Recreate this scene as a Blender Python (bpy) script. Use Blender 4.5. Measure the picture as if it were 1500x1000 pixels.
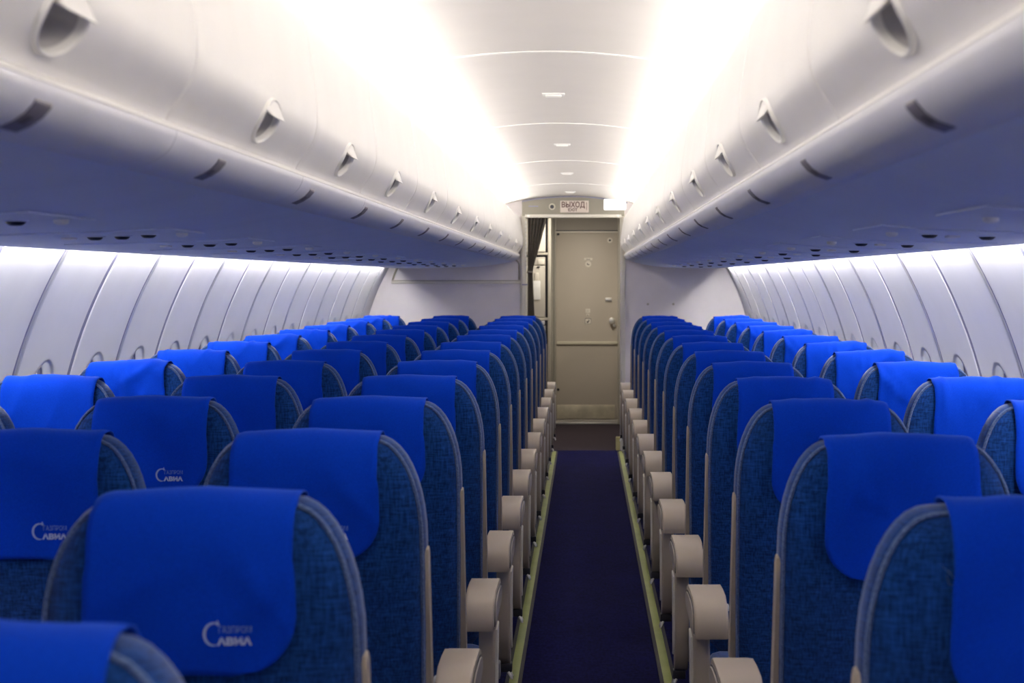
import bpy, bmesh, math, random
from mathutils import Vector, Matrix, noise

for o in list(bpy.data.objects):
    bpy.data.objects.remove(o)
SC = bpy.context.scene
COL = SC.collection
random.seed(7)

# ------------------------------------------------------------------ camera / world / exposure
EYE = 1.42                                   # eye height above the cabin floor
cam_d = bpy.data.cameras.new('camera')
cam_d.sensor_width = 36.0
cam_d.lens = 36.0 * 2240 / 1500
cam_d.shift_x = -107 / 1500                  # the view is cropped off-axis: the aisle runs straight ahead
cam_d.shift_y = -92 / 1500
cam_d.clip_start = 0.05
cam_d.dof.use_dof = True
cam_d.dof.focus_distance = 5.2
cam_d.dof.aperture_fstop = 7.5
cam = bpy.data.objects.new('camera', cam_d)
cam.location = (0, 0, EYE)
cam.rotation_euler = (math.radians(90), 0, 0)
COL.objects.link(cam)
SC.camera = cam

world = bpy.data.worlds.new('world')
world.use_nodes = True
world.node_tree.nodes['Background'].inputs[0].default_value = (0.6, 0.7, 1.0, 1)
world.node_tree.nodes['Background'].inputs[1].default_value = 0.02
SC.world = world
SC.view_settings.view_transform = 'Standard'
SC.view_settings.look = 'None'
SC.view_settings.exposure = 0.42
SC.view_settings.gamma = 1.0
SC.view_settings.use_curve_mapping = False
SC.cycles.max_bounces = 10
SC.cycles.diffuse_bounces = 7
SC.cycles.glossy_bounces = 3
SC.cycles.sample_clamp_indirect = 6.0

COVE_POWER = 20.0        # emission strength of the two ceiling cove strips
WASH_POWER = 60.0         # emission strength of the two sidewall strips
VEST_POWER = 40.0

# ------------------------------------------------------------------ materials
def new_mat(name):
    m = bpy.data.materials.new(name)
    m.use_nodes = True
    nt = m.node_tree
    return m, nt, nt.nodes['Principled BSDF']

def setin(b, key, val):
    if key in b.inputs:
        b.inputs[key].default_value = val

def plastic(name, col, rough=0.45, metal=0.0, spec=0.5, var=0.04, scale=6.0, bump=0.0):
    """a moulded surface: base colour with a faint uneven tone and optional fine relief"""
    m, nt, b = new_mat(name)
    tc = nt.nodes.new('ShaderNodeTexCoord')
    n = nt.nodes.new('ShaderNodeTexNoise')
    n.inputs['Scale'].default_value = scale
    n.inputs['Detail'].default_value = 4
    nt.links.new(tc.outputs['Object'], n.inputs['Vector'])
    r = nt.nodes.new('ShaderNodeValToRGB')
    r.color_ramp.elements[0].position = 0.3
    r.color_ramp.elements[1].position = 0.7
    r.color_ramp.elements[0].color = tuple(c * (1 - var) for c in col) + (1,)
    r.color_ramp.elements[1].color = tuple(min(1, c * (1 + var)) for c in col) + (1,)
    nt.links.new(n.outputs['Fac'], r.inputs['Fac'])
    nt.links.new(r.outputs['Color'], b.inputs['Base Color'])
    setin(b, 'Roughness', rough)
    setin(b, 'Metallic', metal)
    setin(b, 'Specular IOR Level', spec)
    if bump:
        n2 = nt.nodes.new('ShaderNodeTexNoise')
        n2.inputs['Scale'].default_value = 350
        nt.links.new(tc.outputs['Object'], n2.inputs['Vector'])
        bp = nt.nodes.new('ShaderNodeBump')
        bp.inputs['Strength'].default_value = bump
        bp.inputs['Distance'].default_value = 0.001
        nt.links.new(n2.outputs['Fac'], bp.inputs['Height'])
        nt.links.new(bp.outputs['Normal'], b.inputs['Normal'])
    return m

def weave(name, dark, light, sc_a, sc_b, rough=0.9, sheen=0.4, sheen_tint=(0.6, 0.65, 0.8), bump=0.3, big=0.15):
    """a woven cloth: two crossed stretched noises for warp and weft"""
    m, nt, b = new_mat(name)
    tc = nt.nodes.new('ShaderNodeTexCoord')
    outs = []
    for s in (sc_a, sc_b):
        mp = nt.nodes.new('ShaderNodeMapping')
        mp.inputs['Scale'].default_value = s
        nt.links.new(tc.outputs['Object'], mp.inputs['Vector'])
        n = nt.nodes.new('ShaderNodeTexNoise')
        n.inputs['Scale'].default_value = 1.0
        n.inputs['Detail'].default_value = 3
        nt.links.new(mp.outputs['Vector'], n.inputs['Vector'])
        outs.append(n.outputs['Fac'])
    mx = nt.nodes.new('ShaderNodeMath'); mx.operation = 'ADD'
    nt.links.new(outs[0], mx.inputs[0]); nt.links.new(outs[1], mx.inputs[1])
    nb = nt.nodes.new('ShaderNodeTexNoise'); nb.inputs['Scale'].default_value = 7
    nt.links.new(tc.outputs['Object'], nb.inputs['Vector'])
    ma = nt.nodes.new('ShaderNodeMath'); ma.operation = 'MULTIPLY_ADD'
    ma.inputs[1].default_value = big
    nt.links.new(nb.outputs['Fac'], ma.inputs[0]); nt.links.new(mx.outputs[0], ma.inputs[2])
    r = nt.nodes.new('ShaderNodeValToRGB')
    r.color_ramp.elements[0].position = 0.42
    r.color_ramp.elements[1].position = 0.70
    r.color_ramp.elements[0].color = dark + (1,)
    r.color_ramp.elements[1].color = light + (1,)
    hf = nt.nodes.new('ShaderNodeMath'); hf.operation = 'MULTIPLY'; hf.inputs[1].default_value = 0.5
    nt.links.new(ma.outputs[0], hf.inputs[0])
    nt.links.new(hf.outputs[0], r.inputs['Fac'])
    nt.links.new(r.outputs['Color'], b.inputs['Base Color'])
    setin(b, 'Roughness', rough)
    setin(b, 'Specular IOR Level', 0.06)
    setin(b, 'Sheen Weight', sheen)
    setin(b, 'Sheen Roughness', 0.45)
    setin(b, 'Sheen Tint', sheen_tint + (1,))
    if bump:
        bp = nt.nodes.new('ShaderNodeBump')
        bp.inputs['Strength'].default_value = bump
        bp.inputs['Distance'].default_value = 0.002
        nt.links.new(hf.outputs[0], bp.inputs['Height'])
        nt.links.new(bp.outputs['Normal'], b.inputs['Normal'])
    return m

def lamp_mat(name, col, strength):
    m, nt, b = new_mat(name)
    n = nt.nodes.new('ShaderNodeTexNoise'); n.inputs['Scale'].default_value = 3
    r = nt.nodes.new('ShaderNodeValToRGB')
    r.color_ramp.elements[0].color = tuple(c * 0.97 for c in col) + (1,)
    r.color_ramp.elements[1].color = col + (1,)
    nt.links.new(n.outputs['Fac'], r.inputs['Fac'])
    nt.links.new(r.outputs['Color'], b.inputs['Emission Color'])
    setin(b, 'Base Color', (0.8, 0.8, 0.8, 1))
    setin(b, 'Emission Strength', strength)
    return m

M = {}
M['bin_white'] = plastic('bin_white', (0.86, 0.845, 0.825), 0.42, var=0.02)
M['bin_under_bounce'] = plastic('bin_under_bounce', (0.71, 0.77, 0.93), 0.5, var=0.02)  # blue bounce light from the seats is put into this base colour
M['cup'] = plastic('latch_cup_grey', (0.52, 0.505, 0.515), 0.45)
M['nose'] = plastic('bin_nose_bounce', (0.76, 0.77, 0.83), 0.45, var=0.02)  # weaker step of the underside's bounce tint, easing up to the white lip
M['ceiling'] = plastic('ceiling_white', (0.70, 0.665, 0.635), 0.55, var=0.015)
M['seam'] = plastic('seam_white', (0.90, 0.89, 0.86), 0.4, var=0.01)
M['panel'] = plastic('sidewall_panel', (0.79, 0.785, 0.83), 0.55, var=0.02, bump=0.15)
M['seal'] = plastic('grey_seal', (0.24, 0.24, 0.36), 0.7)
M['strip_metal'] = plastic('strip_metal', (0.62, 0.62, 0.66), 0.3, metal=0.7)
M['placard'] = plastic('placard_grey', (0.16, 0.15, 0.18), 0.5)
M['placard_ink'] = plastic('placard_ink', (0.06, 0.05, 0.07), 0.5)
M['outer'] = plastic('outer_lining', (0.10, 0.10, 0.12), 0.9)
M['bulkhead'] = plastic('bulkhead_grey', (0.80, 0.755, 0.77), 0.55, var=0.03, bump=0.1)
M['frame_beige'] = plastic('frame_beige', (0.42, 0.39, 0.33), 0.45)
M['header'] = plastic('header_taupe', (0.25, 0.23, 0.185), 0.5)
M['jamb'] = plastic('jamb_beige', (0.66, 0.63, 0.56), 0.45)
M['door'] = plastic('door_beige', (0.47, 0.42, 0.35), 0.5, var=0.04, scale=2.0)
M['kick'] = plastic('kick_plate', (0.60, 0.55, 0.42), 0.35, metal=0.4, var=0.2, scale=9.0)
M['rail'] = plastic('rail_cream', (0.60, 0.56, 0.44), 0.4)
M['chrome'] = plastic('chrome', (0.85, 0.84, 0.80), 0.3, metal=0.7, var=0.02)
M['dark'] = plastic('dark_plastic', (0.02, 0.02, 0.03), 0.5)
M['navy_dark'] = plastic('vent_dark', (0.010, 0.012, 0.03), 0.4)
M['sticker'] = plastic('sticker_pale', (0.70, 0.66, 0.58), 0.5)
M['ink'] = plastic('ink_grey', (0.08, 0.07, 0.07), 0.7)
M['sign_plate'] = plastic('sign_plate', (0.66, 0.58, 0.52), 0.5)
M['sign_ink'] = plastic('sign_ink', (0.09, 0.03, 0.03), 0.6)
M['white'] = plastic('plain_white', (0.82, 0.82, 0.80), 0.5)
M['vest_wall'] = plastic('vestibule_wall', (0.36, 0.33, 0.29), 0.6)
M['galley'] = plastic('galley_panel', (0.50, 0.47, 0.41), 0.5)
M['galley_body'] = plastic('galley_body', (0.42, 0.40, 0.35), 0.5)
M['curtain'] = weave('curtain_cloth', (0.14, 0.125, 0.105), (0.25, 0.225, 0.19), (200, 200, 40), (60, 60, 300), sheen=0.1)
M['vinyl'] = plastic('vinyl_floor', (0.038, 0.028, 0.036), 0.85, spec=0.15, var=0.1, scale=20)
M['carpet'] = weave('carpet_navy', (0.002, 0.0022, 0.020), (0.008, 0.0085, 0.070), (90, 30, 1), (25, 140, 1), sheen=0.0, bump=0.5, big=0.3)
M['path'] = plastic('path_strip', (0.29, 0.33, 0.095), 0.5, var=0.12, scale=8)
M['path_edge'] = plastic('path_edge', (0.012, 0.012, 0.015), 0.6)
M['fabric'] = weave('seat_fabric', (0.0016, 0.016, 0.086), (0.009, 0.062, 0.27), (330, 330, 40), (45, 45, 420), sheen=0.45)
M['piping'] = weave('seat_piping', (0.05, 0.085, 0.20), (0.11, 0.16, 0.30), (300, 300, 300), (300, 300, 300), sheen=0.6, bump=0)
M['cover'] = weave('cover_cloth', (0.001, 0.030, 0.38), (0.0015, 0.047, 0.51), (700, 700, 500), (500, 500, 900), sheen=0.12, sheen_tint=(0.2, 0.5, 1.0), bump=0.12, big=0.1)
M['logo'] = plastic('logo_print', (0.45, 0.50, 0.70), 0.7)
M['logo_mid'] = plastic('logo_print_mid', (0.28, 0.34, 0.58), 0.7)
M['logo_soft'] = plastic('logo_print_soft', (0.16, 0.24, 0.52), 0.7)
M['beige'] = plastic('armrest_beige', (0.40, 0.335, 0.265), 0.42, var=0.03, bump=0.1)
M['beige_panel'] = plastic('armrest_panel', (0.36, 0.315, 0.275), 0.5)
M['metal_grey'] = plastic('seat_frame', (0.30, 0.30, 0.32), 0.4, metal=0.8)
M['belt'] = weave('belt_web', (0.004, 0.03, 0.22), (0.008, 0.06, 0.40), (300, 40, 300), (40, 300, 300), sheen=0.1)
M['lip'] = plastic('lip_white', (0.93, 0.92, 0.90), 0.3, var=0.01)
M['film'] = plastic('clear_film', (0.30, 0.33, 0.40), 0.12, spec=0.8)
M['blind'] = lamp_mat('window_blind', (0.95, 0.97, 1.0), 0.9)
M['cove'] = lamp_mat('cove_light', (1.0, 0.965, 0.91), COVE_POWER)
M['wash'] = lamp_mat('wash_light', (1.0, 0.97, 0.93), WASH_POWER)
M['vest_lamp'] = lamp_mat('vestibule_lamp', (1.0, 0.92, 0.80), VEST_POWER)
M['lit_box'] = lamp_mat('lit_box', (1.0, 0.97, 0.92), 0.9)
M['door_mark'] = plastic('yellow_mark', (0.50, 0.45, 0.20), 0.5)

# ------------------------------------------------------------------ mesh helpers
def mesh_from(verts, faces, mat, smooth=True, mats=None, fmat=None):
    me = bpy.data.meshes.new('mesh')
    me.from_pydata([tuple(v) for v in verts], [], faces)
    for mm in (mats or [mat]):
        me.materials.append(M[mm])
    if fmat:
        for p, k in zip(me.polygons, fmat):
            p.material_index = k
    bm = bmesh.new(); bm.from_mesh(me)
    bmesh.ops.recalc_face_normals(bm, faces=bm.faces)
    bm.to_mesh(me); bm.free()
    if smooth:
        for p in me.polygons:
            p.use_smooth = True
    return me

def bm_mesh(bm, mat, smooth_angle=None):
    me = bpy.data.meshes.new('mesh')
    bmesh.ops.recalc_face_normals(bm, faces=bm.faces)
    bm.to_mesh(me); bm.free()
    me.materials.append(M[mat])
    if smooth_angle is not None:
        for p in me.polygons:
            p.use_smooth = True
        me.set_sharp_from_angle(angle=math.radians(smooth_angle))
    return me

def put(name, me, parent=None, loc=None):
    o = bpy.data.objects.new(name, me)
    COL.objects.link(o)
    if parent is not None:
        o.parent = parent
    if loc is not None:
        o.location = loc
    return o

def tag(o, label=None, cat=None, group=None, kind=None):
    if label: o['label'] = label
    if cat: o['category'] = cat
    if group: o['group'] = group
    if kind: o['kind'] = kind
    return o

def empty(name, loc=(0, 0, 0)):
    o = bpy.data.objects.new(name, None)
    o.empty_display_size = 0.1
    o.location = loc
    COL.objects.link(o)
    return o

def box_bm(bm, lo, hi, bev=0.0, seg=2):
    lo, hi = Vector(lo), Vector(hi)
    mat = Matrix.Translation((lo + hi) / 2) @ Matrix.Diagonal(tuple(abs(c) for c in (hi - lo)) + (1,))
    r = bmesh.ops.create_cube(bm, size=1.0, matrix=mat)
    if bev:
        es = set()
        for v in r['verts']:
            es.update(v.link_edges)
        bmesh.ops.bevel(bm, geom=list(es), offset=bev, segments=seg, affect='EDGES', profile=0.6)

def box(lo, hi, mat, bev=0.0, seg=2):
    bm = bmesh.new()
    box_bm(bm, lo, hi, bev, seg)
    return bm_mesh(bm, mat, 40 if bev else None)

def boxes(lst, mat, bev=0.0):
    bm = bmesh.new()
    for lo, hi in lst:
        box_bm(bm, lo, hi, bev)
    return bm_mesh(bm, mat, 40 if bev else None)

def prism(pts, axis, a0, a1, mat, bev=0.0, seg=2, ang=40):
    """extrude a closed 2-D outline along an axis: 'x' -> pts are (y,z); 'y' -> pts are (x,z)"""
    bm = bmesh.new()
    def mk(p, a):
        return (a, p[0], p[1]) if axis == 'x' else ((p[0], a, p[1]) if axis == 'y' else (p[0], p[1], a))
    A = [bm.verts.new(mk(p, a0)) for p in pts]
    B = [bm.verts.new(mk(p, a1)) for p in pts]
    fa = bm.faces.new(A); fb = bm.faces.new(list(reversed(B)))
    n = len(pts)
    for i in range(n):
        j = (i + 1) % n
        bm.faces.new((A[i], B[i], B[j], A[j]))
    if bev:
        es = list(fa.edges) + list(fb.edges)
        bmesh.ops.bevel(bm, geom=es, offset=bev, segments=seg, affect='EDGES', profile=0.6)
    return bm_mesh(bm, mat, ang)

def sweep(profile, y0, y1, mat, thick=0.0, n=1):
    """open (x,z) profile extruded along y"""
    ys = [y0 + (y1 - y0) * k / n for k in range(n + 1)]
    v, f = [], []
    m = len(profile)
    for y in ys:
        for (x, z) in profile:
            v.append((x, y, z))
    for k in range(n):
        for i in range(m - 1):
            a = k * m + i
            f.append((a, a + 1, a + m + 1, a + m))
    me = mesh_from(v, f, mat)
    if thick:
        bm = bmesh.new(); bm.from_mesh(me)
        bmesh.ops.solidify(bm, geom=list(bm.faces), thickness=thick)
        bmesh.ops.recalc_face_normals(bm, faces=bm.faces)
        bm.to_mesh(me); bm.free()
        for p in me.polygons: p.use_smooth = True
        me.set_sharp_from_angle(angle=math.radians(35))
    return me

def slab(profile, y0, y1, mat, dx, dz):
    """open (x,z) profile given a thickness by a shifted copy, extruded along y"""
    pts = list(profile) + [(x + dx, z + dz) for x, z in reversed(profile)]
    return prism(pts, 'y', y0, y1, mat, 0.0, 2, 75)

def tube(pts, r, mat, sides=6, closed=False):
    v, f = [], []
    n = len(pts)
    P = [Vector(p) for p in pts]
    for i, p in enumerate(P):
        if closed:
            t = P[(i + 1) % n] - P[i - 1]
        else:
            t = P[min(i + 1, n - 1)] - P[max(i - 1, 0)]
        t.normalize()
        up = Vector((0, 1, 0)) if abs(t.y) < 0.9 else Vector((1, 0, 0))
        a = t.cross(up).normalized(); b = t.cross(a)
        for k in range(sides):
            th = 2 * math.pi * k / sides
            v.append(p + a * (r * math.cos(th)) + b * (r * math.sin(th)))
    rng = n if closed else n - 1
    for i in range(rng):
        j = (i + 1) % n
        for k in range(sides):
            k2 = (k + 1) % sides
            f.append((i * sides + k, i * sides + k2, j * sides + k2, j * sides + k))
    if not closed:
        f.append(tuple(range(sides)))
        f.append(tuple((n - 1) * sides + k for k in range(sides)))
    return mesh_from(v, f, mat)

def lathe(prof, mat, n=24, axis='z', flip=1):
    """profile of (radius, height) turned about an axis, closed with caps"""
    v, f = [], []
    m = len(prof)
    for k in range(n):
        th = 2 * math.pi * k / n
        c, s = math.cos(th), math.sin(th)
        for (r, h) in prof:
            p = (r * c, r * s, h * flip)
            if axis == 'y': p = (r * c, h * flip, r * s)
            if axis == 'x': p = (h * flip, r * c, r * s)
            v.append(p)
    for k in range(n):
        k2 = (k + 1) % n
        for i in range(m - 1):
            f.append((k * m + i, k2 * m + i, k2 * m + i + 1, k * m + i + 1))
    f.append(tuple(k * m for k in range(n)))
    f.append(tuple(k * m + m - 1 for k in range(n)))
    me = mesh_from(v, f, mat)
    me.set_sharp_from_angle(angle=math.radians(40))
    return me

def text_data(body, size, spacing=1.0, bold=0.0):
    c = bpy.data.curves.new('lettering', 'FONT')
    c.body = body
    c.size = size
    c.align_x = 'LEFT'
    c.space_character = spacing
    c.offset = bold
    c.resolution_u = 2
    o = bpy.data.objects.new('lettering', c)
    COL.objects.link(o)
    bpy.context.view_layer.update()
    dg = bpy.context.evaluated_depsgraph_get()
    me = o.evaluated_get(dg).to_mesh()
    v = [tuple(p.co) for p in me.vertices]
    f = [tuple(p.vertices) for p in me.polygons]
    o.evaluated_get(dg).to_mesh_clear()
    bpy.data.objects.remove(o)
    bpy.data.curves.remove(c)
    return v, f

def holed_grid(P, us, vs, iu, iv, hole, rings=4, ease=1.0):
    """surface P(u,v) on the grid us x vs; the cells iu[0]..iu[1] x iv[0]..iv[1] are replaced by rings that
    close on an ellipse hole=(cu,cv,ru,rv). Returns verts, faces and the ring of edge (u,v) pairs."""
    V, F, idx = [], [], {}
    for i, u in enumerate(us):
        for j, w in enumerate(vs):
            if iu[0] < i < iu[1] and iv[0] < j < iv[1]:
                continue
            idx[i, j] = len(V); V.append(P(u, w))
    for i in range(len(us) - 1):
        for j in range(len(vs) - 1):
            if iu[0] <= i < iu[1] and iv[0] <= j < iv[1]:
                continue
            F.append((idx[i, j], idx[i + 1, j], idx[i + 1, j + 1], idx[i, j + 1]))
    loop = [(i, iv[0]) for i in range(iu[0], iu[1])] + [(iu[1], j) for j in range(iv[0], iv[1])] \
        + [(i, iv[1]) for i in range(iu[1], iu[0], -1)] + [(iu[0], j) for j in range(iv[1], iv[0], -1)]
    cu, cv, ru, rv = hole
    edge = []
    prev = [idx[k] for k in loop]
    outer = [(us[i], vs[j]) for (i, j) in loop]
    for (u, w) in outer:
        th = math.atan2((w - cv) / rv, (u - cu) / ru)
        edge.append((cu + ru * math.cos(th), cv + rv * math.sin(th)))
    n = len(loop)
    for r in range(1, rings + 1):
        t = (r / rings) ** ease
        cur = []
        for k in range(n):
            u = outer[k][0] * (1 - t) + edge[k][0] * t
            w = outer[k][1] * (1 - t) + edge[k][1] * t
            cur.append(len(V)); V.append(P(u, w))
        for k in range(n):
            k2 = (k + 1) % n
            F.append((prev[k], prev[k2], cur[k2], cur[k]))
        prev = cur
    return V, F, edge, prev

def lin(a, b, n):
    return [a + (b - a) * k / n for k in range(n + 1)]

ORD = ['first', 'second', 'third', 'fourth', 'fifth', 'sixth', 'seventh', 'eighth', 'ninth', 'tenth', 'eleventh',
       'twelfth', 'thirteenth', 'fourteenth', 'fifteenth', 'sixteenth', 'seventeenth', 'eighteenth', 'nineteenth',
       'twentieth', 'twenty-first', 'twenty-second', 'twenty-third', 'twenty-fourth', 'twenty-fifth',
       'twenty-sixth', 'twenty-seventh', 'twenty-eighth', 'twenty-ninth', 'thirtieth']

# ------------------------------------------------------------------ cabin dimensions
CX, CZ, R = -0.23, 0.69, 1.614      # fuselage lining circle
Y0, Y1 = -2.4, 12.65                # aft end behind the camera, front bulkhead
YD = 15.0                           # door plane
BAY = 0.53
AX = -0.115                         # centre of ceiling arch

def ceil_z(x):
    return 2.11 - (x - AX) ** 2 / 4.26

# ------------------------------------------------------------------ floor
fl = put('floor', box((-1.75, Y0, -0.06), (1.3, Y1, 0.0), 'carpet'))
tag(fl, 'dark navy carpet along the cabin aisle', 'floor', kind='structure')
fv = put('floor_vestibule', box((-1.3, Y1, -0.06), (0.75, YD + 0.1, -0.002), 'vinyl'))
tag(fv, 'grey vinyl floor in the vestibule before the door', 'floor', kind='structure')
for side, x in (('three-seat', -0.252), ('two-seat', 0.293)):
    s = put('floor_path_strip', box((x - 0.0155, 0.3, 0.0), (x + 0.0155, Y1 - 0.1, 0.006), 'path', 0.002))
    tag(s, 'yellow-green path marking strip on the carpet along the %s side of the aisle' % side, 'floor strip', 'aisle path strips')
    put('edge_strip', boxes([((x - 0.029, 0.3, 0.0), (x - 0.016, Y1 - 0.1, 0.004)), ((x + 0.016, 0.3, 0.0), (x + 0.029, Y1 - 0.1, 0.004))], 'path_edge'), s)

# ------------------------------------------------------------------ side walls with panels and windows
def arc_pt(side, th, r):
    """point on the lining circle; th is the angle above horizontal"""
    return (CX + side * r * math.cos(th), CZ + r * math.sin(th))

TH_TOP = math.asin((1.56 - CZ) / R)
TH_BOT = math.asin((0.16 - CZ) / R)

def build_wall(side, off, sname, seats):
    w = put('wall_' + sname, sweep([arc_pt(side, TH_BOT - 0.2 + (TH_TOP + 0.35 - TH_BOT) * k / 24, R + 0.11) for k in range(25)], Y0, Y1, 'outer'))
    tag(w, 'curved white sidewall of ribbed panels along the %s' % seats, 'wall', kind='structure')
    win_th = math.asin((0.985 - CZ) / R)
    ru, rv = 0.115, 0.165 / R
    gap = 0.019
    # one bay mesh, shared
    half = BAY / 2 - gap
    def P(u, th):
        e = half - abs(u)
        d = 0.0
        if e < 0.006:
            d = 0.007 * (1 - e / 0.006) ** 2
        x, z = arc_pt(side, th, R + d)
        return (x, u, z)
    us = [-half, -half + .002, -half + .0045, -half + 0.008] + lin(-0.16, 0.16, 10) + [half - 0.008, half - .0045, half - .002, half]
    sv = 0.225 / R
    vs = lin(TH_BOT, win_th - sv, 8)[:-1] + lin(win_th - sv, win_th + sv, 12) + lin(win_th + sv, TH_TOP, 8)[1:]
    V, F, edge, ring = holed_grid(P, us, vs, (4, 14), (8, 20), (0, win_th, ru, rv), 4, 0.8)
    # rounded reveal leading in to the pane
    prev = ring
    n = len(ring)
    for (k, d) in ((0.97, 0.005), (0.95, 0.016), (0.93, 0.034)):
        cur = []
        for (u, th) in edge:
            uu, tt = u * k, win_th + (th - win_th) * k
            x, z = arc_pt(side, tt, R + d)
            cur.append(len(V)); V.append((x, uu, z))
        for i in range(n):
            j = (i + 1) % n
            F.append((prev[i], prev[j], cur[j], cur[i]))
        prev = cur
    bay_me = mesh_from(V, F, 'panel')
    # window meshes
    def ell(k, d, m=40):
        out = []
        for i in range(m):
            a = 2 * math.pi * i / m
            x, z = arc_pt(side, win_th + rv * k * math.sin(a), R + d)
            out.append((x, ru * k * math.cos(a), z))
        return out
    v = ell(0.88, 0.043) + ell(0.5, 0.043) + [(arc_pt(side, win_th, R + 0.043)[0], 0, arc_pt(side, win_th, R + 0.043)[1])]
    f = [(i, (i + 1) % 40, 40 + (i + 1) % 40, 40 + i) for i in range(40)] + [(40 + i, 40 + (i + 1) % 40, 80) for i in range(40)]
    pane_me = mesh_from(v, f, 'blind')
    v, f = [], []
    lay = [(0.935, 0.033), (0.91, 0.029), (0.87, 0.033), (0.855, 0.042)]
    for k, d in lay: v += ell(k, d)
    for a in range(len(lay) - 1):
        f += [(a * 40 + i, a * 40 + (i + 1) % 40, a * 40 + 40 + (i + 1) % 40, a * 40 + 40 + i) for i in range(40)]
    frame_me = mesh_from(v, f, 'seal')
    # joint seals and metal strips
    def strip_me(w_, r0, mat, t0=TH_BOT, t1=TH_TOP):
        v, f = [], []
        m = 20
        for k in range(m + 1):
            th = t0 + (t1 - t0) * k / m
            xa, za = arc_pt(side, th, r0)
            xb, zb = arc_pt(side, th, r0 - 0.006)
            v += [(xa, -w_, za), (xb, -w_ * 0.6, zb), (xb, w_ * 0.6, zb), (xa, w_, za)]
        for k in range(m):
            for i in range(3):
                a = k * 4 + i
                f.append((a, a + 1, a + 5, a + 4))
        return mesh_from(v, f, mat)
    seal_me = strip_me(0.0215, R + 0.0085, 'seal')
    metal_me = strip_me(0.0045, R + 0.0025, 'strip_metal')
    n0 = int(math.floor((Y1 - off) / BAY))
    ys = [off + BAY * k for k in range(n0, -14, -1) if Y0 + 0.3 < off + BAY * k < Y1 + 0.2]
    kk = 0
    for i, yj in enumerate(ys):
        if yj < Y1 - 0.03:
            put('seal_strip', seal_me, w, (0, yj, 0))
            if round((yj - off) / BAY) % 2 == 0:
                put('joint_strip', metal_me, w, (0, yj, 0))
        yc = yj - BAY / 2
        put('sidewall_panel', bay_me, w, (0, yc, 0))
        if yc > 2.4:
            wn = put('window_%d' % (kk + 1 + (100 if side > 0 else 0)), pane_me, None, (0, yc, 0))
            tag(wn, 'oval cabin window by the %s, %s from the front bulkhead' % (seats, ORD[kk]), 'window', kind='structure')
            put('window_frame', frame_me, wn)
            kk += 1
    # the short closing panel up to the bulkhead
    last = ys[0]
    if Y1 - last > 0.05:
        cl = [arc_pt(side, TH_BOT + (TH_TOP - TH_BOT) * k / 20, R) for k in range(21)]
        put('closing_panel', sweep(cl, last + gap, Y1, 'panel'), w)
    # kick panel at the floor
    pts = [arc_pt(side, TH_BOT + 0.04, R - 0.012), arc_pt(side, TH_BOT - 0.04, R - 0.03), (CX + side * 1.40, 0.02), (CX + side * 1.40, 0.0)]
    put('kick_panel', sweep(pts, Y0, Y1, 'bulkhead'), w)
    return w

build_wall(-1, 4.79, 'left', 'three-seat side')
build_wall(1, 4.63, 'right', 'two-seat side')

# aft closing wall behind the photographer
ra = put('wall_rear', box((-2.0, Y0 - 0.06, -0.06), (1.55, Y0, 2.3), 'bulkhead'))
tag(ra, 'plain grey wall closing the aft end of the cabin', 'wall', kind='structure')

# ------------------------------------------------------------------ ceiling
croot = empty('ceiling', (0, 0, 0))
tag(croot, 'white arched ceiling panels along the aisle', 'ceiling', kind='structure')
seams = [4.60 + 2.12 * k for k in range(-4, 5)]
cuts = [Y0] + [s for s in seams if Y0 < s < Y1] + [Y1 + 0.02]
cp = [(AX + (-0.74 + 1.48 * k / 30), ceil_z(AX + (-0.74 + 1.48 * k / 30))) for k in range(31)]
for a, b in zip(cuts[:-1], cuts[1:]):
    put('ceiling_panel', sweep(cp, a + 0.002, b - 0.002, 'ceiling', 0.006, 4), croot)
for s in seams:
    if Y0 < s < Y1:
        put('seam_strip', sweep([(x, z - 0.004) for x, z in cp], s - 0.011, s + 0.011, 'seam', 0.005), croot)
for k, s in enumerate(seams):
    yc = s + 1.06
    if 1.0 < yc < Y1 - 0.3:
        e = empty('ceiling_lamp', (AX - 0.002, yc, ceil_z(AX) - 0.006))
        tag(e, 'small oblong white lamp on the ceiling, %s from the front bulkhead' % ORD[[i for i, q in enumerate(sorted([q + 1.06 for q in seams if 1.0 < q + 1.06 < Y1 - 0.3], reverse=True)) if abs(q - yc) < .01][0]], 'ceiling lamp', 'ceiling lamps')
        put('housing', box((-0.042, -0.034, -0.006), (0.042, 0.034, 0.006), 'white', 0.005), e)
        put('lens', box((-0.030, -0.020, -0.012), (0.030, 0.020, -0.005), 'seam', 0.004), e)

# ------------------------------------------------------------------ overhead bins
BIN_YL = [-1.3, -0.3, 0.62, 1.52, 2.50, 3.32, 4.15, 5.15, 6.17, 7.20, 8.22, 9.27, 10.32, 11.32, 12.22]
def bin_cuts(lat):
    c = [Y0 + 0.02]
    for a, b in zip(lat[:-1], lat[1:]):
        c.append((a + b) / 2)
    c.append(Y1 - 0.05)
    return c
CUTS = bin_cuts(BIN_YL)

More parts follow.
